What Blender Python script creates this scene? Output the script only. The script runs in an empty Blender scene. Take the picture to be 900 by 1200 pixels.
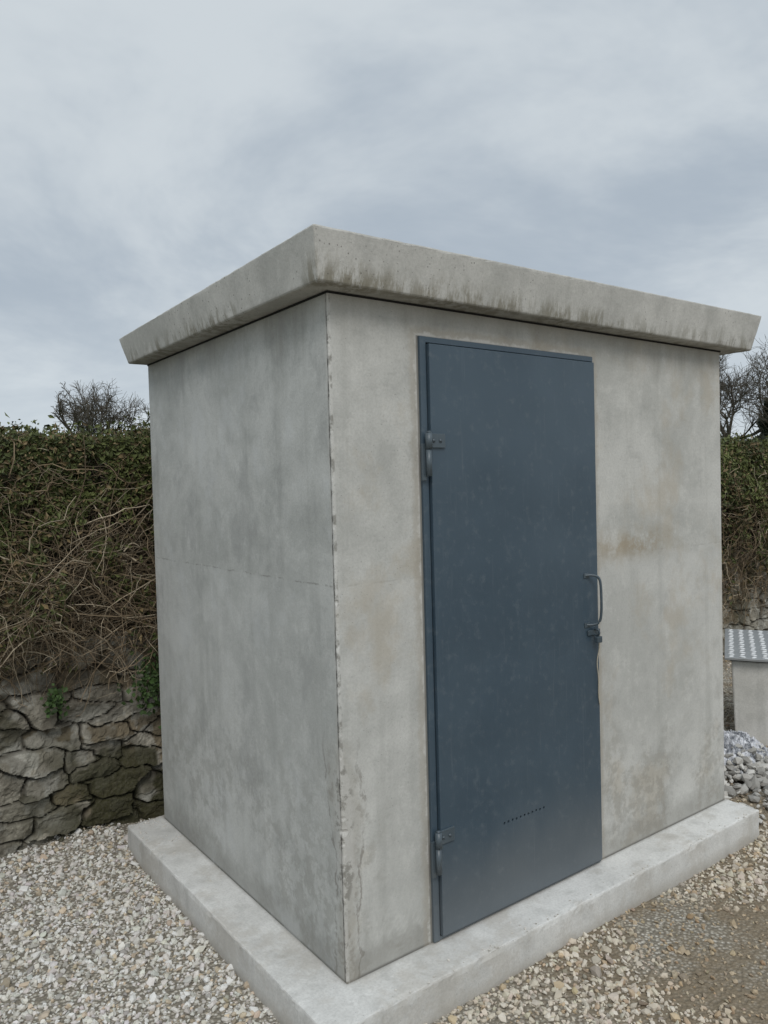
import bpy, bmesh, math, random
import numpy as np
from mathutils import Matrix, Vector
rng=np.random.default_rng(7); random.seed(7)
scene=bpy.context.scene
COL=scene.collection

# ---------------------------------------------------------------- helpers
def link(o,parent=None):
    COL.objects.link(o)
    if parent is not None: o.parent=parent
    return o
def empty(name):
    e=bpy.data.objects.new(name,None); e.empty_display_size=.2; return link(e)
def mk(name,V,F,mat,col=None,smooth=False,parent=None):
    V=np.asarray(V,dtype=np.float32); me=bpy.data.meshes.new(name)
    if not isinstance(F,list): F=[F]
    F=[np.asarray(f,dtype=np.int32) for f in F if len(f)]
    nl=sum(f.size for f in F); nf=sum(len(f) for f in F)
    me.vertices.add(len(V)); me.vertices.foreach_set('co',V.ravel())
    me.loops.add(nl); me.loops.foreach_set('vertex_index',np.concatenate([f.ravel() for f in F]))
    me.polygons.add(nf)
    st=[];off=0
    for f in F:
        st.append(off+np.arange(len(f))*f.shape[1]); off+=f.size
    me.polygons.foreach_set('loop_start',np.concatenate(st).astype(np.int32))
    me.update(calc_edges=True); me.validate()
    me.polygons.foreach_set('use_smooth',np.full(len(me.polygons),smooth))
    if col is not None:
        a=me.attributes.new('col','FLOAT_COLOR','POINT')
        c=np.ones((len(V),4),dtype=np.float32); c[:,:3]=col; a.data.foreach_set('color',c.ravel())
    me.materials.append(mat)
    return link(bpy.data.objects.new(name,me),parent)
def hsh(i,j,k,s):
    n=(i.astype(np.int64)*374761393+j.astype(np.int64)*668265263+k.astype(np.int64)*2147483647+s*1274126177)&0xffffffff
    n=((n^(n>>13))*1274126177)&0xffffffff
    n=(n^(n>>16))&0xffffffff
    return n/4294967295.
def vnoise(x,y,z=0.,s=0):
    x,y,z=np.broadcast_arrays(np.asarray(x,float),np.asarray(y,float),np.asarray(z,float))
    i=np.floor(x);j=np.floor(y);k=np.floor(z);u=x-i;v=y-j;w=z-k
    u=u*u*(3-2*u);v=v*v*(3-2*v);w=w*w*(3-2*w);r=0
    for a in(0,1):
        for b in(0,1):
            for c in(0,1):
                r=r+hsh(i+a,j+b,k+c,s)*(u if a else 1-u)*(v if b else 1-v)*(w if c else 1-w)
    return r
def fbm(x,y,z=0.,s=0,o=4):
    r=0;a=.5;t=0
    for q in range(o):
        r=r+a*vnoise(np.asarray(x)*2**q,np.asarray(y)*2**q,np.asarray(z)*2**q,s+q);t+=a;a*=.5
    return r/t
def tubes(P,R,sides=3):
    n,m,_=P.shape
    T=np.gradient(P,axis=1); T/=np.linalg.norm(T,axis=2,keepdims=True)+1e-9
    A=np.where(np.abs(T[...,2:3])>.8,np.array([1.,0,0]),np.array([0,0,1.]))
    U=np.cross(T,A);U/=np.linalg.norm(U,axis=2,keepdims=True)+1e-9;W=np.cross(T,U)
    an=np.arange(sides)*2*np.pi/sides
    V=P[:,:,None,:]+R[:,:,None,None]*(U[:,:,None,:]*np.cos(an)[:,None]+W[:,:,None,:]*np.sin(an)[:,None])
    idx=np.arange(n*m*sides).reshape(n,m,sides)
    a=idx[:,:-1,:];b=np.roll(a,-1,axis=2);d=idx[:,1:,:];c=np.roll(d,-1,axis=2)
    return V.reshape(-1,3),np.stack([a,b,c,d],-1).reshape(-1,4)

class NT:
    def __init__(s,name):
        s.mat=bpy.data.materials.new(name);s.mat.use_nodes=True;s.t=s.mat.node_tree
        s.b=s.t.nodes['Principled BSDF'];s.geo=s.t.nodes.new('ShaderNodeNewGeometry')
        s.P=s.geo.outputs['Position'];s.xyz=None
    def L(s,a,b):
        s.t.links.new(a,b)
    def put(s,sock,v):
        if isinstance(v,bpy.types.NodeSocket): s.L(v,sock)
        elif isinstance(v,(tuple,list)) and len(v)==3 and sock.type=='RGBA': sock.default_value=(*v,1)
        else: sock.default_value=v
    def m(s,op,a,b=0.,c=0.):
        n=s.t.nodes.new('ShaderNodeMath');n.operation=op
        for i,v in enumerate((a,b,c)): s.put(n.inputs[i],v)
        return n.outputs[0]
    def sep(s):
        if s.xyz is None:
            n=s.t.nodes.new('ShaderNodeSeparateXYZ');s.L(s.P,n.inputs[0]);s.xyz=n.outputs
        return s.xyz
    def scl(s,v,loc=(0,0,0)):
        n=s.t.nodes.new('ShaderNodeMapping');s.L(s.P,n.inputs[0]);n.inputs['Scale'].default_value=v;n.inputs['Location'].default_value=loc
        return n.outputs[0]
    def noise(s,scale,detail=3,rough=.55,vec=None,dist=0.):
        n=s.t.nodes.new('ShaderNodeTexNoise');s.L(vec or s.P,n.inputs['Vector']);n.inputs['Scale'].default_value=scale
        n.inputs['Detail'].default_value=detail;n.inputs['Roughness'].default_value=rough;n.inputs['Distortion'].default_value=dist
        return n.outputs['Fac']
    def vor(s,scale,feat='F1',vec=None,out='Distance'):
        n=s.t.nodes.new('ShaderNodeTexVoronoi');n.feature=feat;s.L(vec or s.P,n.inputs['Vector']);n.inputs['Scale'].default_value=scale
        return n.outputs[out]
    def rng(s,v,a,b,c=0.,d=1.):
        n=s.t.nodes.new('ShaderNodeMapRange');n.interpolation_type='SMOOTHSTEP';s.put(n.inputs[0],v)
        for i,q in enumerate((a,b,c,d)): n.inputs[i+1].default_value=q
        return n.outputs[0]
    def mix(s,f,a,b,mode='MIX'):
        n=s.t.nodes.new('ShaderNodeMix');n.data_type='RGBA';n.blend_type=mode
        s.put(n.inputs[0],f);s.put(n.inputs[6],a);s.put(n.inputs[7],b);return n.outputs[2]
    def bump(s,h,strength,dist=.01):
        n=s.t.nodes.new('ShaderNodeBump');n.inputs['Strength'].default_value=strength;n.inputs['Distance'].default_value=dist
        s.put(n.inputs['Height'],h);s.L(n.outputs[0],s.b.inputs['Normal'])
    def attr(s):
        n=s.t.nodes.new('ShaderNodeAttribute');n.attribute_name='col';return n.outputs['Color']
    def out(s,color,rough=.8,metal=0.,spec=.3):
        s.put(s.b.inputs['Base Color'],color);s.put(s.b.inputs['Roughness'],rough);s.b.inputs['Metallic'].default_value=metal
        s.b.inputs['Specular IOR Level'].default_value=spec
        return s.mat

def box(x0,x1,y0,y1,z0,z1):
    return [(x0,y0,z0),(x1,y0,z0),(x1,y1,z0),(x0,y1,z0),(x0,y0,z1),(x1,y0,z1),(x1,y1,z1),(x0,y1,z1)]
FB=[(0,3,2,1),(4,5,6,7),(0,1,5,4),(1,2,6,5),(2,3,7,6),(3,0,4,7)]
def hexa(name,c,mat,bevel=.004,seg=2,parent=None,cut=None,jit=0.,smooth=False):
    bm=bmesh.new();vs=[bm.verts.new(p) for p in c]
    for f in FB: bm.faces.new([vs[i] for i in f])
    if bevel: bmesh.ops.bevel(bm,geom=bm.edges[:],offset=bevel,segments=seg,affect='EDGES',profile=.5)
    if cut:
        for ax in range(3):
            lo=min(p[ax] for p in c);hi=max(p[ax] for p in c);n=int((hi-lo)/cut)
            if n<8: continue
            for i in range(1,n):
                co=[0,0,0];no=[0,0,0];co[ax]=lo+(hi-lo)*i/n;no[ax]=1
                bmesh.ops.bisect_plane(bm,geom=bm.verts[:]+bm.edges[:]+bm.faces[:],plane_co=co,plane_no=no)
        bm.normal_update()
        mv=[]
        for v in bm.verts:
            nn=[f.normal for f in v.link_faces]
            if max(a.angle(b,0) for a in nn for b in nn)>.25:
                q=float(fbm(v.co.x*34,v.co.y*34,v.co.z*34,5,3))
                q2=max(0,float(vnoise(v.co.x*13,v.co.y*13,v.co.z*13,9))-.78)*4
                mv.append((v,v.normal*jit*((q-.4)*1.3+q2)))
        for v,dv in mv: v.co-=dv
    me=bpy.data.meshes.new(name);bm.to_mesh(me);bm.free();me.materials.append(mat)
    me.polygons.foreach_set('use_smooth',np.full(len(me.polygons),smooth))
    return link(bpy.data.objects.new(name,me),parent)
def cyl(name,p0,p1,r,mat,parent=None,sides=20,bev=.001):
    p0=Vector(p0);p1=Vector(p1);d=p1-p0
    bm=bmesh.new();bmesh.ops.create_cone(bm,cap_ends=True,segments=sides,radius1=r,radius2=r,depth=d.length)
    if bev: 
        bmesh.ops.bevel(bm,geom=[e for e in bm.edges if any(len(f.verts)>4 for f in e.link_faces)],offset=bev,segments=2,affect='EDGES')
    bmesh.ops.transform(bm,matrix=Matrix.Translation((p0+p1)/2)@d.to_track_quat('Z','Y').to_matrix().to_4x4(),verts=bm.verts)
    me=bpy.data.meshes.new(name);bm.to_mesh(me);bm.free();me.materials.append(mat)
    me.polygons.foreach_set('use_smooth',np.full(len(me.polygons),True))
    o=link(bpy.data.objects.new(name,me),parent)
    return o
def wire(name,pts,r,mat,parent=None,sides=10,smoothpts=True):
    P=np.array(pts,float)
    if smoothpts:
        for _ in range(3):
            Q=np.empty((2*len(P)-2,3));Q[0::2]=.75*P[:-1]+.25*P[1:];Q[1::2]=.25*P[:-1]+.75*P[1:]
            P=np.vstack([P[:1],Q,P[-1:]])
    V,F=tubes(P[None],np.full((1,len(P)),r),sides)
    return mk(name,V,F,mat,smooth=True,parent=parent)

# ---------------------------------------------------------------- materials
def concrete(name,dark,light,kind):
    n=NT(name);x,y,z=n.sep()
    big=n.noise(1.6,5,.65,dist=.6);med=n.noise(7,6,.74);fine=n.noise(110,3,.75)
    c=n.mix(n.rng(big,.35,.65),dark,light)
    c=n.mix(n.m('MULTIPLY',n.rng(med,.50,.66),.34),c,tuple(v*.74 for v in dark))
    c=n.mix(n.m('MULTIPLY',n.rng(med,.49,.36),.40),c,tuple(min(.8,v*1.13) for v in light))
    st=n.noise(9,3,.6,n.scl((1.2,1.2,.07)))
    c=n.mix(n.m('MULTIPLY',n.rng(st,.52,.70),.26),c,(.29,.29,.265))
    c=n.mix(n.m('MULTIPLY',n.rng(fine,.42,.62),.18),c,(.24,.24,.22))
    ph=n.m('MULTIPLY',n.rng(n.vor(60),.11,.05),n.rng(med,.44,.5))
    c=n.mix(n.m('MULTIPLY',ph,.6),c,(.14,.14,.13))
    h=n.m('ADD',n.m('MULTIPLY',fine,.45),n.m('MULTIPLY',med,1.3))
    h=n.m('SUBTRACT',h,n.m('MULTIPLY',ph,.8))
    if kind=='wall':
        wn=n.noise(16,4,.7)
        def band(v,c0,w): return n.rng(n.m('ABSOLUTE',n.m('SUBTRACT',v,c0)),w,w*.35)
        wig=n.m('MULTIPLY',n.m('SUBTRACT',med,.5),.03)
        zz=n.m('ADD',z,wig)
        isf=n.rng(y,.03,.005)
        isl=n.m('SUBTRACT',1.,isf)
        j=n.m('MULTIPLY',band(zz,1.395,.004),n.rng(wn,.45,.58))
        c=n.mix(n.m('MULTIPLY',j,n.m('ADD',.22,n.m('MULTIPLY',isl,.30))),c,(.17,.16,.14))
        lo=n.rng(zz,1.405,1.385)
        c=n.mix(n.m('MULTIPLY',lo,.10),c,(.62,.62,.6))
        s1=n.m('MULTIPLY',n.m('MULTIPLY',n.rng(n.m('ABSOLUTE',n.m('SUBTRACT',z,1.43)),.10,.0),n.rng(n.m('ABSOLUTE',n.m('SUBTRACT',x,1.52)),.40,.05)),n.rng(med,.40,.58))
        c=n.mix(n.m('MULTIPLY',n.m('MULTIPLY',s1,isf),.75),c,(.30,.245,.165))
        bn=n.noise(2.4,5,.70,n.scl((1,1,.8),(7,2,1)))
        c=n.mix(n.m('MULTIPLY',n.m('MULTIPLY',n.rng(bn,.50,.66),isf),.42),c,(.39,.335,.25))
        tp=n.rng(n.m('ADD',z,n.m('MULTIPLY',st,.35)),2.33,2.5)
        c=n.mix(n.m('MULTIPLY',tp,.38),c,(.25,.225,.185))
        bt=n.rng(n.m('SUBTRACT',z,n.m('MULTIPLY',med,.22)),.18,.05)
        c=n.mix(n.m('MULTIPLY',bt,.48),c,(.22,.21,.185))
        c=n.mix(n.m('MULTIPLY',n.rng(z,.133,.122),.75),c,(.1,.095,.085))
        sl_=n.noise(3.1,6,.74,n.scl((1,1,.7),(2,5,3)))
        c=n.mix(n.m('MULTIPLY',n.m('MULTIPLY',n.rng(sl_,.50,.64),isl),.36),c,(.25,.25,.24))
        c=n.mix(n.m('MULTIPLY',n.m('MULTIPLY',n.rng(sl_,.46,.36),isl),.30),c,(.56,.565,.555))
        c=n.mix(n.m('MULTIPLY',n.m('MULTIPLY',n.m('MULTIPLY',n.rng(wn,.45,.56),n.rng(bn,.42,.56)),n.rng(z,1.1,.3)),.40),c,(.25,.24,.21))
        mx=n.m('MAXIMUM',x,y)
        # old repair patch at the foot of the corner, with a dark wandering outline
        iso=n.m('ADD',n.m('MULTIPLY',mx,6.0),n.m('MULTIPLY',n.noise(3.2,6,.68,n.scl((1,1,.55),(4,4,0))),1.7))
        near=n.m('MULTIPLY',n.rng(z,.98,.72),n.rng(mx,.40,.2))
        ln=n.m('MULTIPLY',n.m('MULTIPLY',n.rng(n.m('ABSOLUTE',n.m('SUBTRACT',iso,1.22)),.045,.012),near),n.rng(med,.36,.52))
        c=n.mix(n.m('MULTIPLY',n.m('MULTIPLY',n.rng(iso,1.22,1.05),near),.30),c,(.33,.30,.25))
        c=n.mix(n.m('MULTIPLY',n.m('MULTIPLY',n.m('MULTIPLY',n.rng(iso,1.22,1.05),near),n.rng(wn,.5,.58)),.35),c,(.22,.20,.17))
        c=n.mix(n.m('MULTIPLY',ln,.55),c,(.17,.15,.125))
        rough_=n.rng(n.m('ABSOLUTE',n.m('SUBTRACT',z,.60)),.26,.12)
        wide=n.m('ADD',.010,n.m('MULTIPLY',rough_,.034))
        wh=n.m('MULTIPLY',n.rng(n.m('DIVIDE',mx,wide),1.3,.7),n.rng(wn,.44,.54))
        c=n.mix(n.m('MULTIPLY',wh,.45),c,(.60,.59,.56))
        dkk=n.m('MULTIPLY',n.rng(n.m('DIVIDE',mx,wide),1.2,.7),n.rng(wn,.49,.40))
        c=n.mix(n.m('MULTIPLY',dkk,.6),c,(.17,.16,.14))
        sm=n.m('MULTIPLY',n.rng(n.m('ABSOLUTE',n.m('SUBTRACT',y,n.m('ADD',.0095,n.m('MULTIPLY',wig,.35)))),.0042,.0012),n.rng(x,.004,.001))
        c=n.mix(n.m('MULTIPLY',sm,n.rng(wn,.38,.6,.95,.4)),c,(.06,.055,.05))
        dx=n.m('MAXIMUM',n.m('SUBTRACT',.352,x),n.m('SUBTRACT',x,1.268));dz=n.m('SUBTRACT',z,2.212)
        dd=n.m('MAXIMUM',dx,dz);dn=n.m('ADD',dd,n.m('MULTIPLY',n.m('SUBTRACT',wn,.5),.07))
        c=n.mix(n.m('MULTIPLY',n.m('MULTIPLY',n.rng(dn,.045,.02),isf),.45),c,(.33,.295,.24))
        c=n.mix(n.m('MULTIPLY',n.m('MULTIPLY',n.rng(dn,.014,.0),isf),.6),c,(.6,.59,.56))
        c=n.mix(n.m('MULTIPLY',n.m('MULTIPLY',n.rng(dd,.006,.001),isf),.7),c,(.12,.115,.1))
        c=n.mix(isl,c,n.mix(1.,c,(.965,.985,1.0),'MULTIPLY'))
    if kind=='roof':
        drip=n.noise(26,4,.72,n.scl((1,1,.22)))
        dm=n.m('MULTIPLY',n.rng(n.m('SUBTRACT',z,n.m('MULTIPLY',drip,.11)),2.345,2.262),n.rng(drip,.42,.60))
        dm=n.m('MULTIPLY',dm,n.rng(n.noise(2.2,3,.6),.36,.56))
        c=n.mix(n.m('MULTIPLY',dm,.72),c,(.165,.15,.105))
        dk=n.m('MULTIPLY',n.m('MULTIPLY',n.rng(x,1.0,-.05),n.rng(drip,.38,.54)),n.m('MULTIPLY',n.rng(y,.0,-.06),n.rng(n.m('ADD',z,n.m('MULTIPLY',med,.14)),2.50,2.39)))
        c=n.mix(n.m('MULTIPLY',dk,.66),c,(.20,.178,.125))
        pits=n.rng(n.vor(48),.17,.08)
        pm=n.m('MULTIPLY',pits,n.rng(big,.45,.58));c=n.mix(n.m('MULTIPLY',pm,.75),c,(.1,.09,.08))
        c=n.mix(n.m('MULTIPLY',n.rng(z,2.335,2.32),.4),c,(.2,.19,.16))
    if kind=='slab':
        dt=n.rng(n.noise(5,5,.72),.47,.62);c=n.mix(n.m('MULTIPLY',dt,.35),c,(.38,.345,.29))
        c=n.mix(n.m('MULTIPLY',n.rng(n.m('ADD',z,n.m('MULTIPLY',med,.08)),.09,.03),.5),c,(.32,.29,.24))
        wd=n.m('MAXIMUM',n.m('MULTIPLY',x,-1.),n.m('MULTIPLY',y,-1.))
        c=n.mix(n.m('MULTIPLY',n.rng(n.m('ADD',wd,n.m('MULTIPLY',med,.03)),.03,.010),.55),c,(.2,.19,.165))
    n.bump(h,.4,.004)
    return n.out(c,.85,0,.25)
M_wall=concrete('concrete_wall',(.415,.415,.388),(.545,.54,.508),'wall')
M_roof=concrete('concrete_roof',(.46,.455,.425),(.57,.56,.525),'roof')
M_slab=concrete('concrete_slab',(.54,.535,.51),(.64,.635,.61),'slab')
M_cham=concrete('concrete_chamber',(.58,.57,.53),(.68,.67,.64),'plain')

def paint(name,base,hi,lo):
    n=NT(name);a=n.noise(2.2,3,.6,n.scl((1,1,.6)));b=n.noise(30,4,.7);s=n.noise(16,3,.7,n.scl((6,6,.25)))
    c=n.mix(n.rng(a,.3,.7),lo,hi);c=n.mix(.35,c,base)
    c=n.mix(n.m('MULTIPLY',n.rng(b,.52,.75),.28),c,(.15,.175,.19))
    c=n.mix(n.m('MULTIPLY',n.rng(s,.58,.78),.28),c,(.14,.165,.185))
    x,y,z=n.sep()
    dust=n.m('MULTIPLY',n.rng(n.m('ADD',z,n.m('MULTIPLY',a,-.3)),.40,.0),.35)
    c=n.mix(dust,c,(.2,.2,.19))
    n.bump(n.m('ADD',n.m('MULTIPLY',n.noise(3.,1,.5),8.),n.m('MULTIPLY',b,.2)),.45,.004)
    return n.out(c,n.rng(b,.3,.7,.32,.46),0,.5)
M_door=paint('door_paint',(.049,.077,.103),(.060,.090,.117),(.041,.067,.092))
M_hw=paint('hinge_paint',(.06,.083,.10),(.085,.108,.125),(.042,.06,.073))
n=NT('dark_void');M_void=n.out((.02,.02,.02),.9)
n=NT('cord');M_cord=n.out((.42,.38,.3),.8)

# ---------------------------------------------------------------- concrete shed
shed=empty('concrete_shed')
S=.12;ZT=2.32
zs=np.arange(S,ZT+.0001,.005);nz=len(zs)
d=.0018+.0045*np.clip(fbm(zs*55,0*zs,s=3,o=3)-.5,0,1)*2+.010*np.clip(vnoise(zs*23,0*zs,s=8)-.78,0,1)*4
d=d+.015*np.clip(fbm(zs*38,0*zs+4,s=13,o=3),0,1)*np.exp(-((zs-.60)/.16)**2)
cols=[]
for yv in np.concatenate([np.linspace(1.60,.05,24)]): cols.append(np.stack([0*zs,0*zs+yv,zs],1))
e=.3+.3*vnoise(zs*70,0*zs,s=21)
cols.append(np.stack([0*zs,d*1.1+.0005,zs],1));cols.append(np.stack([d*e,d*e,zs],1));cols.append(np.stack([d*(.7+.9*vnoise(zs*50,0*zs,s=25))+.0005,0*zs,zs],1))
for xv in np.linspace(.05,2.235,40): cols.append(np.stack([0*zs+xv,0*zs,zs],1))
cols.append(np.stack([0*zs+2.24,0*zs+.005,zs],1));cols.append(np.stack([0*zs+2.24,0*zs+1.6,zs],1))
V=np.concatenate(cols);nc=len(cols);idx=np.arange(nc*nz).reshape(nc,nz)
a=idx;b=np.roll(idx,-1,axis=0)
F=np.stack([a[:,:-1],b[:,:-1],b[:,1:],a[:,1:]],-1).reshape(-1,4)
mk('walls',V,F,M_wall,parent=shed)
rb=[(-.082,-.080,ZT),(2.385,-.080,ZT),(2.385,1.63,ZT),(-.085,1.63,ZT)]
rt=[(-.112,-.112,2.474),(2.432,-.112,2.488),(2.432,1.67,2.455),(-.115,1.67,2.443)]
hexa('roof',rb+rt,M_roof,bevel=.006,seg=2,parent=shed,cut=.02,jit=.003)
hexa('base_slab',box(-.17,2.255,-.165,1.645,-.06,S),M_slab,bevel=.007,seg=2,parent=shed,cut=.022,jit=.008)
hexa('roof_joint',box(-.003,2.243,-.003,1.603,2.312,2.3185),M_void,bevel=0,parent=shed)

# door
door=empty('door');door.parent=shed
X0,X1,Z0,Z1=.356,1.266,.124,2.212
def part(nm,b,mat=M_door,bev=.0015): return hexa(nm,box(*b),mat,bevel=bev,seg=2,parent=door)
part('frame_left',(X0,X0+.026,-.012,.0,Z0,Z1))
part('frame_top',(X0+.0262,X1,-.010,.0,Z1-.020,Z1))
part('frame_right',(X1-.007,X1,-.010,.0,Z0,Z1-.0202))
part('frame_bottom',(X0+.0262,X1-.0072,-.010,.0,Z0,Z0+.012))
part('gap_shadow',(X0+.0262,X1-.0072,-.003,-.0005,Z0+.0122,Z1-.0202),M_void,0)
leaf=part('leaf',(X0+.031,X1-.009,-.024,-.004,Z0+.016,Z1-.025),M_door,.002)
bm=bmesh.new()
for i in range(11):
    bmesh.ops.create_cone(bm,cap_ends=True,segments=12,radius1=.0052,radius2=.0052,depth=.1,matrix=Matrix.Translation((.694+i*.0214,-.02,.452+.0006*((i*7)%3)))@Matrix.Rotation(math.pi/2,4,'X'))
me=bpy.data.meshes.new('cut');bm.to_mesh(me);bm.free();cut=link(bpy.data.objects.new('cut',me))
md=leaf.modifiers.new('b','BOOLEAN');md.object=cut;md.operation='DIFFERENCE';md.solver='EXACT'
dg=bpy.context.evaluated_depsgraph_get();nm=bpy.data.meshes.new_from_object(leaf.evaluated_get(dg));leaf.modifiers.clear();leaf.data=nm
bpy.data.objects.remove(cut)
def hinge(z,k):
    h=empty('hinge' if k==0 else 'hinge.001');h.parent=door
    hexa('strap',box(X0+.012,X0+.088,-.031,-.0242,z-.024,z+.024),M_hw,.0015,2,h)
    hexa('wall_leaf',box(X0-.008,X0+.010,-.022,-.0125,z-.135,z-.010),M_hw,.0015,2,h)
    cyl('barrel_upper',(X0+.010,-.036,z-.028),(X0+.010,-.036,z+.026),.012,M_hw,h)
    cyl('barrel_lower',(X0+.010,-.034,z-.120),(X0+.010,-.034,z-.030),.010,M_hw,h)
    cyl('pin_head',(X0+.010,-.036,z+.0262),(X0+.010,-.036,z+.032),.008,M_hw,h)
    for q in (.035,.065): cyl('bolt_%d'%int(q*1000),(X0+q,-.0305,z),(X0+q,-.035,z),.006,M_hw,h,8)
hinge(1.858,0);hinge(.492,1)
hd=empty('pull_handle');hd.parent=door
hx=1.222
wire('grip',[(hx-.045,-.024,1.327),(hx-.02,-.045,1.329),(hx,-.062,1.318),(hx+.002,-.066,1.27),(hx+.003,-.066,1.18),(hx,-.060,1.137),(hx-.018,-.044,1.126),(hx-.04,-.024,1.126)],.0052,M_hw,hd)
hexa('top_plate',box(hx-.055,hx-.022,-.0280,-.0242,1.317,1.336),M_hw,.001,1,hd)
hexa('bottom_plate',box(hx-.055,hx-.022,-.0280,-.0242,1.116,1.136),M_hw,.001,1,hd)
lk=empty('hasp');lk.parent=door
hexa('strap',box(hx-.04,hx+.035,-.0322,-.0245,1.083,1.103),M_hw,.001,1,lk)
wire('staple',[(hx+.0,-.030,1.082),(hx+.0,-.055,1.082),(hx+.0,-.055,1.105),(hx+.0,-.030,1.105)],.004,M_hw,lk)
hexa('lock_body',box(hx-.014,hx+.016,-.058,-.040,1.052,1.078),M_hw,.003,2,lk)
wire('cord',[(hx+.0,-.05,1.06),(hx+.014,-.045,1.03),(hx+.006,-.034,.97),(hx+.022,-.032,.90),(hx+.020,-.030,.83),(hx+.028,-.030,.79)],.0026,M_cord,lk,6)

# ---------------------------------------------------------------- ground
def gz(x,y):
    g=.014*(fbm(x*1.1,y*1.1,s=50,o=3)-.5)*2
    g=g+.07*np.clip((y-1.40)/.45,0,1)**1.5*(x<6)*(.4+1.2*fbm(x*3,0*x,s=51,o=2))
    return np.where((x>-6)&(x<12)&(y<2.2)&(y>-6),g,0.)*np.clip(1-(np.abs(y)-2)/4,0,1)-.012
def spaced(lo,hi,f0,f1,st):
    far=np.geomspace(.2,400,26)
    return np.concatenate([lo-far[::-1],np.arange(f0,f1,st),hi+far])
gx=spaced(-3,8,-3,8.01,.06);gy=spaced(-3,2.2,-3,2.21,.06)
X,Y=np.meshgrid(gx,gy,indexing='ij');Z=gz(X,Y)
idx=np.arange(X.size).reshape(X.shape)
F=np.stack([idx[:-1,:-1],idx[1:,:-1],idx[1:,1:],idx[:-1,1:]],-1).reshape(-1,4)
n=NT('ground_gravel');x,y,z=n.sep()
v=n.vor(70,out='Color');vd=n.vor(70);sx=n.t.nodes.new('ShaderNodeSeparateXYZ');n.L(v,sx.inputs[0])
c=n.mix(sx.outputs[0],(.34,.31,.25),(.55,.52,.46));c=n.mix(n.rng(vd,.25,.6),c,(.19,.17,.135))
pt=n.rng(n.noise(1.6,3,.6),.40,.55);c=n.mix(n.m('MULTIPLY',pt,n.rng(x,.2,.9,0,.85)),c,n.mix(n.noise(60,3,.7),(.12,.09,.055),(.26,.21,.145)))
gr=n.rng(y,2.0,2.2);c=n.mix(gr,c,n.mix(n.noise(.3,5),(.05,.09,.025),(.10,.13,.05)))
n.bump(vd,.8,.01);M_ground=n.out(c,.95)
mk('ground',np.stack([X,Y,Z],-1).reshape(-1,3),F,M_ground,smooth=True)

bm=bmesh.new();bmesh.ops.create_icosphere(bm,subdivisions=1,radius=1);bv=np.array([v.co for v in bm.verts]);bf=np.array([[v.index for v in f.verts] for f in bm.faces]);bm.free()
shapes=[]
for i in range(24):
    q=bv*(1+rng.uniform(-.38,.30,(12,1)));
    for _ in range(3):
        nrm=rng.normal(size=3);nrm/=np.linalg.norm(nrm);dd=q@nrm;lim=rng.uniform(.45,.75);q=q-np.clip(dd-lim,0,None)[:,None]*nrm
    shapes.append(q*np.array([1,rng.uniform(.6,.95),rng.uniform(.4,.7)]))
shapes=np.array(shapes)
def rotm(N,tilt=.45):
    a=rng.uniform(0,2*np.pi,N);b=rng.normal(0,tilt,N);c=rng.normal(0,tilt,N)
    ca,sa,cb,sb,cc,sc=np.cos(a),np.sin(a),np.cos(b),np.sin(b),np.cos(c),np.sin(c);o=np.zeros(N);l=o+1
    Rz=np.stack([ca,-sa,o,sa,ca,o,o,o,l],-1).reshape(N,3,3);Rx=np.stack([l,o,o,o,cb,-sb,o,sb,cb],-1).reshape(N,3,3);Ry=np.stack([cc,o,sc,o,l,o,-sc,o,cc],-1).reshape(N,3,3)
    return Rx@Ry@Rz
def stones(name,px,py,r,col,mat,zoff=.25,zb=None):
    N=len(px);sh=shapes[rng.integers(0,len(shapes),N)]*r[:,None,None]
    V=np.einsum('nij,nkj->nki',rotm(N),sh)
    zz=gz(px,py)+r*zoff if zb is None else zb
    V=V+np.stack([px,py,zz],-1)[:,None,:]
    F=(bf[None]+12*np.arange(N)[:,None,None]).reshape(-1,3)
    return mk(name,V.reshape(-1,3),F,mat,col=np.repeat(col,12,axis=0))
def area(x0,x1,y0,y1,dens):
    N=int((x1-x0)*(y1-y0)*dens);return rng.uniform(x0,x1,N),rng.uniform(y0,y1,N)
parts=[area(-1.5,-.15,-.3,1.86,5200),area(-2.6,-1.5,-1.5,1.86,700),area(-1.5,-.15,-1.5,-.3,900),area(-.2,3.2,-1.1,-.15,4600),area(-.2,3.2,-1.8,-1.1,700),area(2.24,4.5,-.2,1.9,3200),area(3.2,6.5,-1.8,-.2,1200),area(4.5,8,-.2,1.86,700)]
px=np.concatenate([p[0] for p in parts]);py=np.concatenate([p[1] for p in parts])
k=~((px>-.172)&(px<2.257)&(py>-.167)&(py<1.647))
dirt=fbm(px*1.6+3,py*1.6,s=77,o=3)+.10*np.exp(-((px-1.45)/.5)**2-((py+.5)/.22)**2);dirt=np.clip((dirt-.43)/.13,0,1)*np.clip((px-.3)/.6,0,1)*(px<4)
k&=rng.random(len(px))>dirt*.78
px,py,dirt=px[k],py[k],dirt[k];N=len(px)
r=.0048+.0062*rng.random(N)**1.7+.013*rng.random(N)**8+.006*(rng.random(N)>.93)*rng.random(N)
r+=.018*(rng.random(N)>.985)*rng.random(N)*(py>1.5)
r+=.012*(rng.random(N)>.992)*rng.random(N)
base=np.array([.60,.575,.525]);g=rng.normal(0,.075,N)[:,None]
col=base*(1+g*1.6)+rng.normal(0,.012,(N,3))
br=rng.random(N)<.16;col[br]=col[br]*np.array([.82,.70,.55])
dk=rng.random(N)<.09;col[dk]*=.55
wt=rng.random(N)<.14;col[wt]=np.array([.72,.71,.68])
right=(px>.1)[:,None];col=np.where(right,col*np.array([.90,.83,.73]),col)
col=col*(1-.45*dirt[:,None]*np.array([.7,.9,1.2]))
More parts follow.
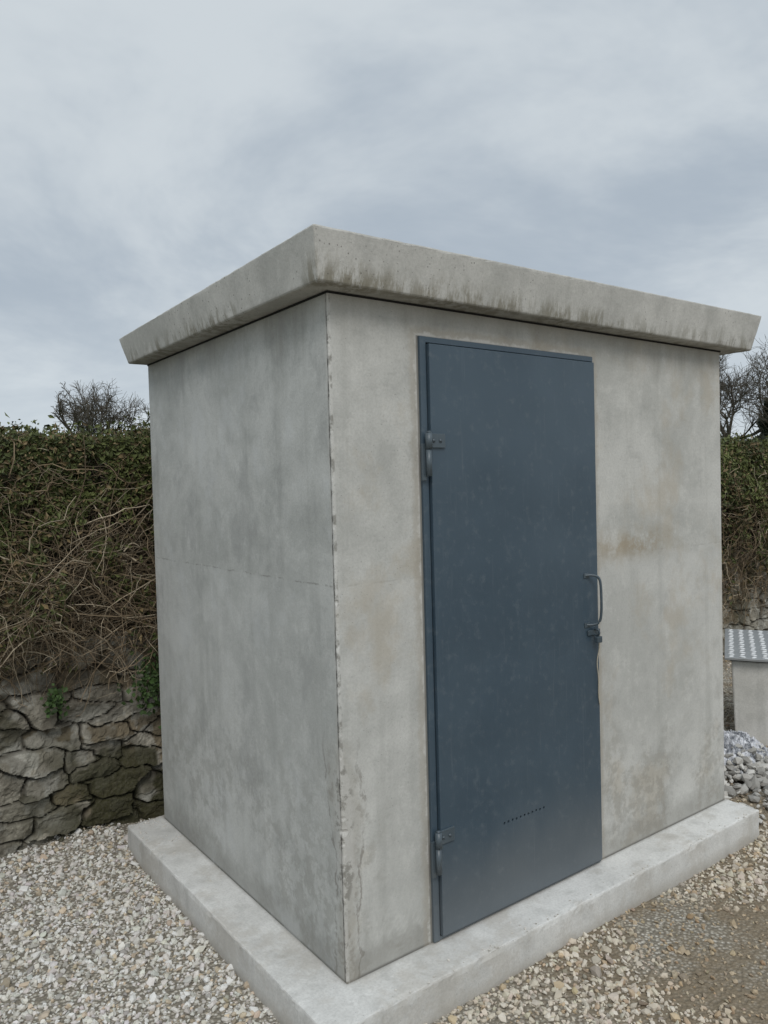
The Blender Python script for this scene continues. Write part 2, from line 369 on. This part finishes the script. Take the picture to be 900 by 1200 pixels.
ks=120;kx=np.concatenate([rng.uniform(-.165,-.02,60),rng.uniform(0,2.2,60)]);ky=np.concatenate([1.64-rng.exponential(.12,60),-.163+rng.exponential(.02,60)])
kk=((kx<-.01)|(ky<-.01))&(ky>-.165)&(ky<1.64);kx,ky=kx[kk],ky[kk];kr=.002+.004*rng.random(len(kx))
n=NT('gravel_stone');M_grav=n.out(n.mix(n.m('MULTIPLY',n.noise(150,2,.7),.4),n.attr(),(.38,.36,.32)),.9,0,.25)
zz=np.concatenate([gz(px,py)+r*.25,.12+kr*.35])
px2=np.concatenate([px,kx]);py2=np.concatenate([py,ky]);r2=np.concatenate([r,kr]);col2=np.concatenate([col,np.tile(base,(len(kx),1))])
stones('gravel',px2,py2,r2,np.clip(col2,.03,.75),M_grav,zb=zz)

# ---------------------------------------------------------------- rubble stone wall (relief built as geometry)
YW=1.86
wx=np.concatenate([np.arange(-3.6,.9,.007),np.arange(.9,4.2,.04),np.arange(4.2,9.01,.014)])
top=1.10;wz=np.arange(-.08,top+.001,.007)
X,Z=np.meshgrid(wx,wz,indexing='ij')
Xw=X+.040*(fbm(X*6,Z*6,s=1,o=4)-.5)*2;Zw=Z+.022*(fbm(X*4,Z*4,s=2,o=3)-.5)*2+.010*(fbm(X*18,Z*18,s=6,o=2)-.5)*2
cw,ch=.225,.100
def seed(i,j):
    return ((i+.5*(j%2)+.5+.46*(hsh(i,j,0*i,1)*2-1))*cw,(j+.5+.43*(hsh(i,j,0*i,2)*2-1))*ch)
j0=np.floor(Zw/ch);F1=np.full(X.shape,9.);F2=F1.copy();ID=np.zeros(X.shape);SX=F1*0;SZ=F1*0
for dj in(-2,-1,0,1,2):
    j=j0+dj;i0=np.floor(Xw/cw-.5*(j%2))
    for di in(-2,-1,0,1,2):
        i=i0+di;sx,sz=seed(i,j)
        wgt=.60+.80*hsh(i,j,0*i,6);asp=.8+.5*hsh(i,j,0*i,7);tl=(hsh(i,j,0*i,8)-.5)*.4
        ax=(Xw-sx)/cw*asp;az_=((Zw-sz)+(Xw-sx)*tl)/ch/asp**.5
        dd=(np.maximum(np.abs(ax),np.abs(az_))*.75+np.hypot(ax,az_)*.25)*wgt
        idn=i*131+j*7+1;m1=dd<F1
        F2=np.where(m1,F1,np.minimum(F2,dd));ID=np.where(m1,idn,ID);SX=np.where(m1,sx,SX);SZ=np.where(m1,sz,SZ);F1=np.where(m1,dd,F1)
ed=F2-F1+.04*(fbm(X*30,Z*30,s=7,o=3)-.5)
sm=np.clip((ed-.01)/.075,0,1);sm=sm**.5*(.65+.35*sm)
h1,h2,h3,h4=[hsh(ID,ID*0,ID*0,q) for q in (11,12,13,14)]
hgt=sm*(.026+.036*h1)+sm*((X-SX)*(h2-.5)*.24+(Z-SZ)*(h3-.5)*.5)
t1=fbm(X*7,Z*13,ID*.7,s=30,o=3);t1=np.floor(t1*6)/6+.4*(t1*6-np.floor(t1*6))/6
hgt+=sm*.050*(t1-.5)+sm*.012*(fbm(X*30,Z*30,ID*.7,s=31,o=4)-.5)*2+.006*(fbm(X*60,Z*60,s=34,o=2)-.5)
hgt+=.04*(fbm(X*1.3,Z*1.3,s=40,o=2)-.5)
YY=YW-hgt+.05*Z
topz=.97+.07*fbm(X*2,0*X,s=60,o=3)*2-.05
Zg=np.where(Z>topz,topz+(Z-topz)*.2,Z)
YY=np.where(Z>topz,YY+(Z-topz)*1.2,YY)
base=np.stack([.20+.19*h4,.188+.175*h4,.155+.145*h4],-1)
base=np.where((h2>.72)[...,None],base*np.array([1.04,.92,.76])*.72,base)
lich=np.clip((fbm(X*13,Z*13,s=80,o=5)-.53)/.05,0,1)*.5;base=base*(1-lich[...,None])+np.array([.46,.46,.42])*lich[...,None]
gr=np.clip((fbm(X*11,Z*11,s=90,o=5)-.48)/.08,0,1)*.5;base=base*(1-gr[...,None])+np.array([.10,.09,.07])*gr[...,None]
gap=1-np.clip((ed-.02)/.06,0,1);base=base*(1-.85*gap[...,None])+np.array([.035,.030,.022])*.85*gap[...,None]
soil=np.clip((fbm(X*5,Z*5,s=95,o=4)-.50)/.08,0,1)*np.clip((Z-.5)/.4,0,1)*.8;base=base*(1-soil[...,None])+np.array([.06,.048,.032])*soil[...,None]
moss=np.clip((fbm(X*5,Z*6,s=99,o=4)-.36-.25*np.clip(Z-.05,0,1))/.08,0,1)*np.clip(1.4-np.abs(X+.10)/.5,0,1)*np.clip((.62-Z)/.25,0,1)*.94
moss=np.maximum(moss,np.clip((fbm(X*4,Z*5,s=101,o=4)-.55)/.06,0,1)*.55)
base=base*(1-moss[...,None])+np.array([.036,.036,.015])*moss[...,None]
n=NT('rubble_stone');f=n.noise(90,4,.7);c=n.mix(n.m('MULTIPLY',n.rng(f,.38,.66),.35),n.attr(),(.11,.10,.08));n.bump(n.m('ADD',f,n.noise(25,3,.7)),.6,.006);M_rub=n.out(c,.92,0,.2)
idx=np.arange(X.size).reshape(X.shape);F=np.stack([idx[:-1,:-1],idx[1:,:-1],idx[1:,1:],idx[:-1,1:]],-1).reshape(-1,4)
wallp=empty('rubble_stone_wall')
mk('stone_face',np.stack([X,YY,Zg],-1).reshape(-1,3),F,M_rub,col=base.reshape(-1,3),smooth=False,parent=wallp)
n=NT('wall_core');M_core=n.out((.05,.045,.035),.95)
hexa('core',box(-3.6,9,YW+.12,YW+.65,-.06,1.0),M_core,0,1,wallp)

# ---------------------------------------------------------------- hedge
hedge=empty('ivy_hedge')
def low(x): return np.where(x>3.5,.42,.90)+.16*(fbm(x*3,0*x,s=240,o=3)-.5)*2
def front(x,z):
    b=.12*np.sin(np.clip((z-.80)/1.25,0,1)*np.pi)
    return YW+.02-b-.24*(fbm(x*1.9,z*2.6,s=200,o=3)-.5)-.08*(fbm(x*7,z*7,s=205,o=2)-.5)-.05*(np.asarray(x)>3.5)
def htop(x): return 1.985+.11*(fbm(x*2.6,0*x,s=210,o=4)-.5)*2
hx_=np.arange(-3.6,9.01,.08);t=np.linspace(0,1,26)
Xh,T=np.meshgrid(hx_,t,indexing='ij')
tz=htop(Xh)-.12
a=np.clip(T/.55,0,1);b=np.clip((T-.55)/.45,0,1)
Zc=.97+(tz-.97)*a;Yc=front(Xh,Zc)+.13+.08*(fbm(Xh*7,Zc*7,s=220)-.5)+.95*b+.12*np.clip((a-.85)/.15,0,1)
Zc=Zc+.05*np.sin(b*np.pi)-.9*np.clip((b-.8)/.2,0,1)
idx=np.arange(Xh.size).reshape(Xh.shape);F=np.stack([idx[:-1,:-1],idx[1:,:-1],idx[1:,1:],idx[:-1,1:]],-1).reshape(-1,4)
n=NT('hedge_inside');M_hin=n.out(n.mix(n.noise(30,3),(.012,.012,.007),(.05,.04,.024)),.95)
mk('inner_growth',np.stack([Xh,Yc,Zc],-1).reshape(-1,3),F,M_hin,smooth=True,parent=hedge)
def leaves(N,x0,x1,size):
    x=rng.uniform(x0,x1,N);tt=rng.random(N)
    tp=htop(x);lw=low(x);z=lw+(tp+.03-lw)*tt**.8
    dep=rng.exponential(.05,N)-.06
    y=front(x,z)+dep
    onT=rng.random(N)<.30
    y=np.where(onT,front(x,tp)+rng.random(N)*.9,y);z=np.where(onT,tp+rng.normal(-.01,.045,N),z)
    cl=fbm(x*5,z*5,y*5,s=230,o=4);zn=np.clip((z-lw-.10)/(tp-lw),0,1)
    thr=.52-.17*zn-.06*onT
    keep=rng.random(N)<np.clip((cl-thr+.05)*8,0.03,1)*np.clip(.15+1.5*zn,0,1)
    x,y,z,cl,zn,dep=x[keep],y[keep],z[keep],cl[keep],zn[keep],dep[keep];N=len(x)
    s=size*(.5+.9*rng.random(N)**1.5)
    nrm=np.stack([rng.normal(0,.7,N),-1+rng.normal(0,.6,N),.5+rng.normal(0,.7,N)],-1);nrm/=np.linalg.norm(nrm,axis=1,keepdims=True)
    u=np.cross(nrm,rng.normal(size=(N,3)));u/=np.linalg.norm(u,axis=1,keepdims=True);v=np.cross(nrm,u)
    P=np.stack([x,y,z],-1);s=s[:,None]
    V=np.stack([P-u*s*.55,P-v*s*.28-u*s*.1+nrm*s*.14,P+u*s*.6-nrm*s*.1,P+v*s*.28-u*s*.1+nrm*s*.14],1).reshape(-1,3)
    i=np.arange(N)[:,None]*4;F=np.concatenate([i+np.array([[0,1,2]]),i+np.array([[0,2,3]])])
    cl2=fbm(x*3,z*3,y*3,s=233,o=3)
    g=np.clip(rng.normal(.45,.25,N)+(cl2-.5)*2.,0,1)[:,None]
    c=np.array([.038,.048,.016])*(1-g)+np.array([.13,.15,.050])*g
    yl=rng.random(N)<.12+.38*(1-zn)**1.4+.35*np.clip((.47-cl2)*4,0,1);c[yl]=np.array([.18,.135,.07])*(.35+.9*rng.random((yl.sum(),1)))
    return V,F,np.repeat(c,4,axis=0)
n=NT('leaf');M_leaf=n.out(n.attr(),.6,0,.25)
v1,f1,c1=leaves(150000,-3.2,.9,.027);v2,f2,c2=leaves(60000,4.2,9,.042);v3,f3,c3=leaves(10000,.9,4.2,.055)
V=np.concatenate([v1,v2,v3]);F=np.concatenate([f1,f2+len(v1),f3+len(v1)+len(v2)])
mk('leaves',V,F,M_leaf,col=np.concatenate([c1,c2,c3]),parent=hedge)
def twigs(N,x0,x1,m=8,kind=0,thick=1.):
    x=rng.uniform(x0,x1,N)
    if kind==0: lw=low(x);z=lw+.02+rng.beta(1.3,1.9,N)*(1.93-lw)
    else: z=htop(x)-.05
    y=front(x,z)-rng.random(N)*.07+.02
    d=rng.normal(size=(N,3))*np.array([1,.35,.6])
    if kind==1: d=rng.normal(size=(N,3))*np.array([.5,.4,.3])+np.array([0,0,1.]);y=y+rng.random(N)*.6
    d/=np.linalg.norm(d,axis=1,keepdims=True)
    Lg=(np.minimum(rng.gamma(3,.11,N),.75) if kind==0 else np.minimum(rng.gamma(3,.030,N),.15))
    P=np.zeros((N,m,3));P[:,0]=np.stack([x,y,z],-1)
    for i in range(1,m):
        d=d+rng.normal(0,.32,(N,3))*np.array([1,.5,1])+np.array([0,0,-.12 if kind==0 else 0.]);d/=np.linalg.norm(d,axis=1,keepdims=True)
        P[:,i]=P[:,i-1]+d*(Lg/m)[:,None]
        if kind==0:
            fy=front(P[:,i,0],P[:,i,2]);P[:,i,1]=np.clip(P[:,i,1],fy-.10,fy+.06)
    if kind==0:
        P[...,2]=np.maximum(P[...,2],low(P[...,0])-.12-.14*rng.random((N,1))**2)
        hi_=htop(P[...,0])+.03;P[...,2]=np.where(P[...,2]>hi_,hi_-(P[...,2]-hi_)*.3,P[...,2])
    r0=((.0011+.0032*rng.random(N)**3)*thick)[:,None]*np.linspace(1,.45,m)[None]
    V,F=tubes(P,r0,3)
    c=np.array([.19,.145,.095])*(.35+1.1*rng.random((N,1)));li=rng.random(N)<.22;c[li]=np.array([.42,.355,.26])*(.7+.5*rng.random((li.sum(),1)))
    return V,F,np.repeat(c,m*3,axis=0)
A=[twigs(6800,-3.2,.9),twigs(3200,4.2,9,thick=1.3),twigs(1300,-3.2,.9,5,1),twigs(500,4.2,9,5,1)]
off=0;Vs=[];Fs=[];Cs=[]
for v,f,c in A: Vs.append(v);Fs.append(f+off);Cs.append(c);off+=len(v)
n=NT('twig_bark');M_twig=n.out(n.attr(),.85,0,.2)
mk('twigs',np.concatenate(Vs),np.concatenate(Fs),M_twig,col=np.concatenate(Cs),parent=hedge)
def ivy(name,cx,cz,sp,N):
    x=cx+rng.normal(0,sp,N);z=cz+rng.normal(0,sp*1.3,N);y=YW-.085-rng.random(N)*.03;s=(.018+.016*rng.random(N))[:,None]
    nrm=np.stack([rng.normal(0,.5,N),-1+0*x,.4+rng.normal(0,.4,N)],-1);nrm/=np.linalg.norm(nrm,axis=1,keepdims=True)
    u=np.cross(nrm,rng.normal(size=(N,3)));u/=np.linalg.norm(u,axis=1,keepdims=True);v=np.cross(nrm,u);P=np.stack([x,y,z],-1)
    V=np.stack([P-u*s*.5,P-v*s*.4+nrm*s*.1,P+u*s*.5,P+v*s*.4+nrm*s*.1],1).reshape(-1,3);i=np.arange(N)[:,None]*4
    c=np.array([.03,.055,.015])*(.6+1.2*rng.random((N,1)))
    mk(name,V,np.concatenate([i+np.array([[0,1,2]]),i+np.array([[0,2,3]])]),M_leaf,col=np.repeat(c,4,axis=0))
ivy('ivy_plant',.03,.76,.060,380);ivy('ivy_plant.001',-.44,.74,.025,80)

# ---------------------------------------------------------------- bare trees
def bare_tree(name,pos,trunk,crownL,levels,seed,lean=1.,thick=.22,kids=(3,5),sc=1.,rmin=.011,spread=.62,env=None):
    R_=np.random.default_rng(seed);segs=[];rad=[]
    Q=[(np.zeros(3),np.array([0,0,1.]),trunk,thick,0)]
    while Q:
        p,dv,Ln,r,l=Q.pop();pts=[p];dd=dv.copy()
        if env is not None and l>0:
            c0,er=env;e2=np.linalg.norm((p+dv*Ln*.8-c0)/er)
            if e2>1: Ln*=max(.25,1.5-e2*.9)
        for i in range(4):
            dd=dd+R_.normal(0,.10+.03*l,3)+np.array([0,0,.05*lean]);dd/=np.linalg.norm(dd);pts.append(pts[-1]+dd*Ln/4)
        segs.append(pts);rad.append(np.linspace(r,r*.55,5))
        if l<levels:
            for k_ in range(R_.integers(kids[0],kids[1]+1)+(3 if l==0 else 0)):
                t_=R_.uniform(.35,1) if l else R_.uniform(.6,1)
                ii=min(3,int(t_*4));q=pts[ii]+(pts[ii+1]-pts[ii])*(t_*4-ii)
                nd=dd+R_.normal(0,spread,3);nd/=np.linalg.norm(nd)
                Q.append((q,nd,(crownL if l==0 else Ln*.74)*R_.uniform(.8,1.1),max(r*.52,rmin),l+1))
    V,F=tubes(np.array(segs)*sc+np.array(pos),np.array(rad)*sc**.3,3)
    return mk(name,V,F,M_bark)
n=NT('tree_bark');M_bark=n.out(n.mix(n.noise(3,2),(.055,.048,.038),(.105,.092,.072)),.9)
bare_tree('bare_tree',(15.9,55.4,0),4.4,2.7,5,23,thick=.27,sc=1.15,kids=(4,5),rmin=.016,lean=1.1,spread=.62,env=(np.array([0,0,6.4]),np.array([2.9,2.9,2.9])))
bare_tree('bare_tree.001',(52.5,27.5,0),4.5,3.2,5,11,lean=1.6,thick=.26,sc=1.08,rmin=.014)
bare_tree('bare_tree.002',(52.,22.,0),4.5,3.0,5,12,lean=1.6,thick=.26,sc=1.15,rmin=.014)
def conifer(name,pos,H,Rb,seed):
    R_=np.random.default_rng(seed);N=9000;t=R_.random(N)**.7;zz=H*(1-t)*.95+.6;rr=Rb*t*(R_.random(N)**.5)*(.75+.4*np.sin(zz*5));an=R_.uniform(0,2*np.pi,N)
    P=np.stack([pos[0]+rr*np.cos(an),pos[1]+rr*np.sin(an),pos[2]+zz],-1);s=.16*(.6+R_.random(N))[:,None]
    u=R_.normal(size=(N,3));u/=np.linalg.norm(u,axis=1,keepdims=True);v=np.cross(u,R_.normal(size=(N,3)));v/=np.linalg.norm(v,axis=1,keepdims=True)
    V=np.stack([P-u*s,P+v*s*.5,P+u*s,P-v*s*.5],1).reshape(-1,3);i=np.arange(N)[:,None]*4
    e_=empty(name);c=np.array([.035,.042,.03])*(.6+1.*R_.random((N,1)))
    mk('needles',V,np.concatenate([i+np.array([[0,1,2]]),i+np.array([[0,2,3]])]),M_leaf,col=np.repeat(c,4,axis=0),parent=e_)
    cyl('trunk',(pos[0],pos[1],pos[2]-.1),(pos[0],pos[1],pos[2]+H*.9),.13,M_bark,e_,8,0)
conifer('conifer_tree',(50.5,24.3,0),6.6,2.0,5)
conifer('conifer_tree.001',(50.5,20.8,0),7.4,2.3,6)

# ---------------------------------------------------------------- concrete chamber with chequered lid
ch_=empty('concrete_chamber')
ex=np.array([.49,-.87,0]);gx_=np.array([.87,.49,0]);o0=np.array([3.34,.61,0])
def PT(u,v,z): return tuple(o0+ex*u+gx_*v+np.array([0,0,z]))
def obox(nm,u0,u1,v0,v1,z0,z1,mat,bev,tap=0.):
    c=[PT(u0-tap,v0-tap,z0),PT(u1+tap,v0-tap,z0),PT(u1+tap,v1+tap,z0),PT(u0-tap,v1+tap,z0),PT(u0,v0,z1),PT(u1,v0,z1),PT(u1,v1,z1),PT(u0,v1,z1)]
    return hexa(nm,c,mat,bev,2,ch_)
obox('chamber_body',.03,.95,.03,.95,-.05,.530,M_cham,.010,-.02)
n=NT('galvanised_steel');M_galv=n.out(n.mix(n.noise(12,4,.7),(.22,.23,.23),(.36,.37,.37)),.5,.35,.5)
obox('lid_plate',-.01,1.0,-.02,1.0,.543,.560,M_galv,.003)
obox('lid_seat',.02,.97,.02,.97,.531,.542,M_core,0)
n=NT('worn_steel');M_worn=n.out((.66,.66,.65),.45,.3,.5)
bmz=bmesh.new()
for i in range(15):
    for j in range(15):
        p=PT(.03+i*.066,.02+j*.066,.560);bmesh.ops.create_uvsphere(bmz,u_segments=8,v_segments=5,radius=1,matrix=Matrix.Translation(p)@Matrix.Rotation((i+j)%2*math.pi/2,4,'Z')@Matrix.Diagonal((.024,.013,.007,1)))
me=bpy.data.meshes.new('lid_studs');bmz.to_mesh(me);bmz.free();me.materials.append(M_worn);link(bpy.data.objects.new('lid_studs',me),ch_)

# rubble heap and crumpled plastic sheet
N=900;hx2=rng.normal(2.95,.24,N);hy=rng.normal(.30,.28,N);k=(hx2>2.36);hx2,hy=hx2[k],hy[k];N=len(hx2)
rc=np.array([.50,.485,.45])*(.40+.8*rng.random((N,1)))
hh=.12*np.exp(-(((hx2-2.98)/.28)**2+((hy-.33)/.3)**2))
stones('rubble_heap',hx2,hy,.013+.042*rng.random(N)**2.2,np.clip(rc,.05,.65),M_grav,zb=hh*rng.random(N)**.4)
u=np.linspace(-1,1,110);U,W=np.meshgrid(u,u,indexing='ij')
rr=1+.5*(fbm(U*2,W*2,s=300)-.5)
bx=3.04+.22*U*rr;by=.42+.19*W*rr
def ridge(a,b,s): return 1-np.abs(2*vnoise(a,b,0,s)-1)
bz=.0+.12*np.clip(1-(U**2+W**2)*.75,0,1)+.05*ridge(U*5,W*5,301)+.04*ridge(U*11+W*4,W*11,302)+.02*ridge(U*24,W*24,303)-.03
n=NT('plastic_sheet');M_pl=n.out(n.mix(n.rng(n.noise(22,4,.7),.4,.6),(.16,.17,.19),(.66,.67,.70)),.2,0,.7)
idx=np.arange(U.size).reshape(U.shape);F=np.stack([idx[:-1,:-1],idx[1:,:-1],idx[1:,1:],idx[:-1,1:]],-1).reshape(-1,4)
mk('crumpled_plastic_sheet',np.stack([bx,by,bz],-1).reshape(-1,3),F,M_pl,smooth=False)

# ---------------------------------------------------------------- sky, sun, camera
w=bpy.data.worlds.new("World");scene.world=w;w.use_nodes=True;t=w.node_tree;t.nodes.clear()
nt=NT.__new__(NT);nt.t=t
o=t.nodes.new('ShaderNodeOutputWorld');bg=t.nodes.new('ShaderNodeBackground');t.links.new(bg.outputs[0],o.inputs[0])
tc=t.nodes.new('ShaderNodeTexCoord');nt.P=tc.outputs['Generated'];nt.xyz=None
sx,sy,sz=nt.sep()
sky=t.nodes.new('ShaderNodeTexSky');sky.sky_type='NISHITA';sky.sun_disc=False
den=nt.m('ADD',nt.m('MAXIMUM',sz,0.),.22)
cv=t.nodes.new('ShaderNodeCombineXYZ');nt.L(nt.m('DIVIDE',sx,den),cv.inputs[0]);nt.L(nt.m('DIVIDE',sy,den),cv.inputs[1]);cv.inputs[2].default_value=.37
n1=nt.noise(1.0,6,.60,cv.outputs[0],.4)
cl=nt.mix(nt.rng(n1,.36,.64),(.425,.490,.560),(.63,.685,.725))
cl=nt.mix(nt.rng(sz,.0,.26,.85,0.),cl,(.65,.715,.765))
br=nt.rng(sz,.55,1.,1.,2.3)
vm=t.nodes.new('ShaderNodeVectorMath');vm.operation='SCALE';nt.L(cl,vm.inputs[0]);nt.L(br,vm.inputs['Scale'])
vs=t.nodes.new('ShaderNodeVectorMath');vs.operation='SCALE';nt.L(sky.outputs[0],vs.inputs[0]);vs.inputs['Scale'].default_value=.08
mx=nt.mix(.95,vs.outputs[0],vm.outputs[0]);nt.L(mx,bg.inputs[0]);bg.inputs[1].default_value=1.
sl=bpy.data.lights.new('sun','SUN');sl.energy=1.5;sl.angle=math.radians(28);sl.color=(1,.955,.90);so=link(bpy.data.objects.new('sun',sl))
sd=Vector((-.36,-.62,.80)).normalized();so.rotation_euler=sd.to_track_quat('Z','Y').to_euler()
sky.sun_elevation=math.asin(sd.z);sky.sun_rotation=math.atan2(sd.x,sd.y)

C=(-1.2971,-2.0226,1.7065);R=np.array([0.80358,-0.04100,0.59378,-0.59460,-0.01074,0.80395,-0.02659,-0.99910,-0.03301]).reshape(3,3)
cam=link(bpy.data.objects.new("camera",bpy.data.cameras.new("camera")))
cam.matrix_world=Matrix([[R[0][0],-R[0][1],-R[0][2],C[0]],[R[1][0],-R[1][1],-R[1][2],C[1]],[R[2][0],-R[2][1],-R[2][2],C[2]],[0,0,0,1]])
cam.data.sensor_fit='VERTICAL';cam.data.sensor_height=36;cam.data.lens=898/1200*36;cam.data.clip_end=1500;cam.data.clip_start=.05
scene.camera=cam
scene.view_settings.view_transform='Standard';scene.view_settings.look='None';scene.view_settings.exposure=0
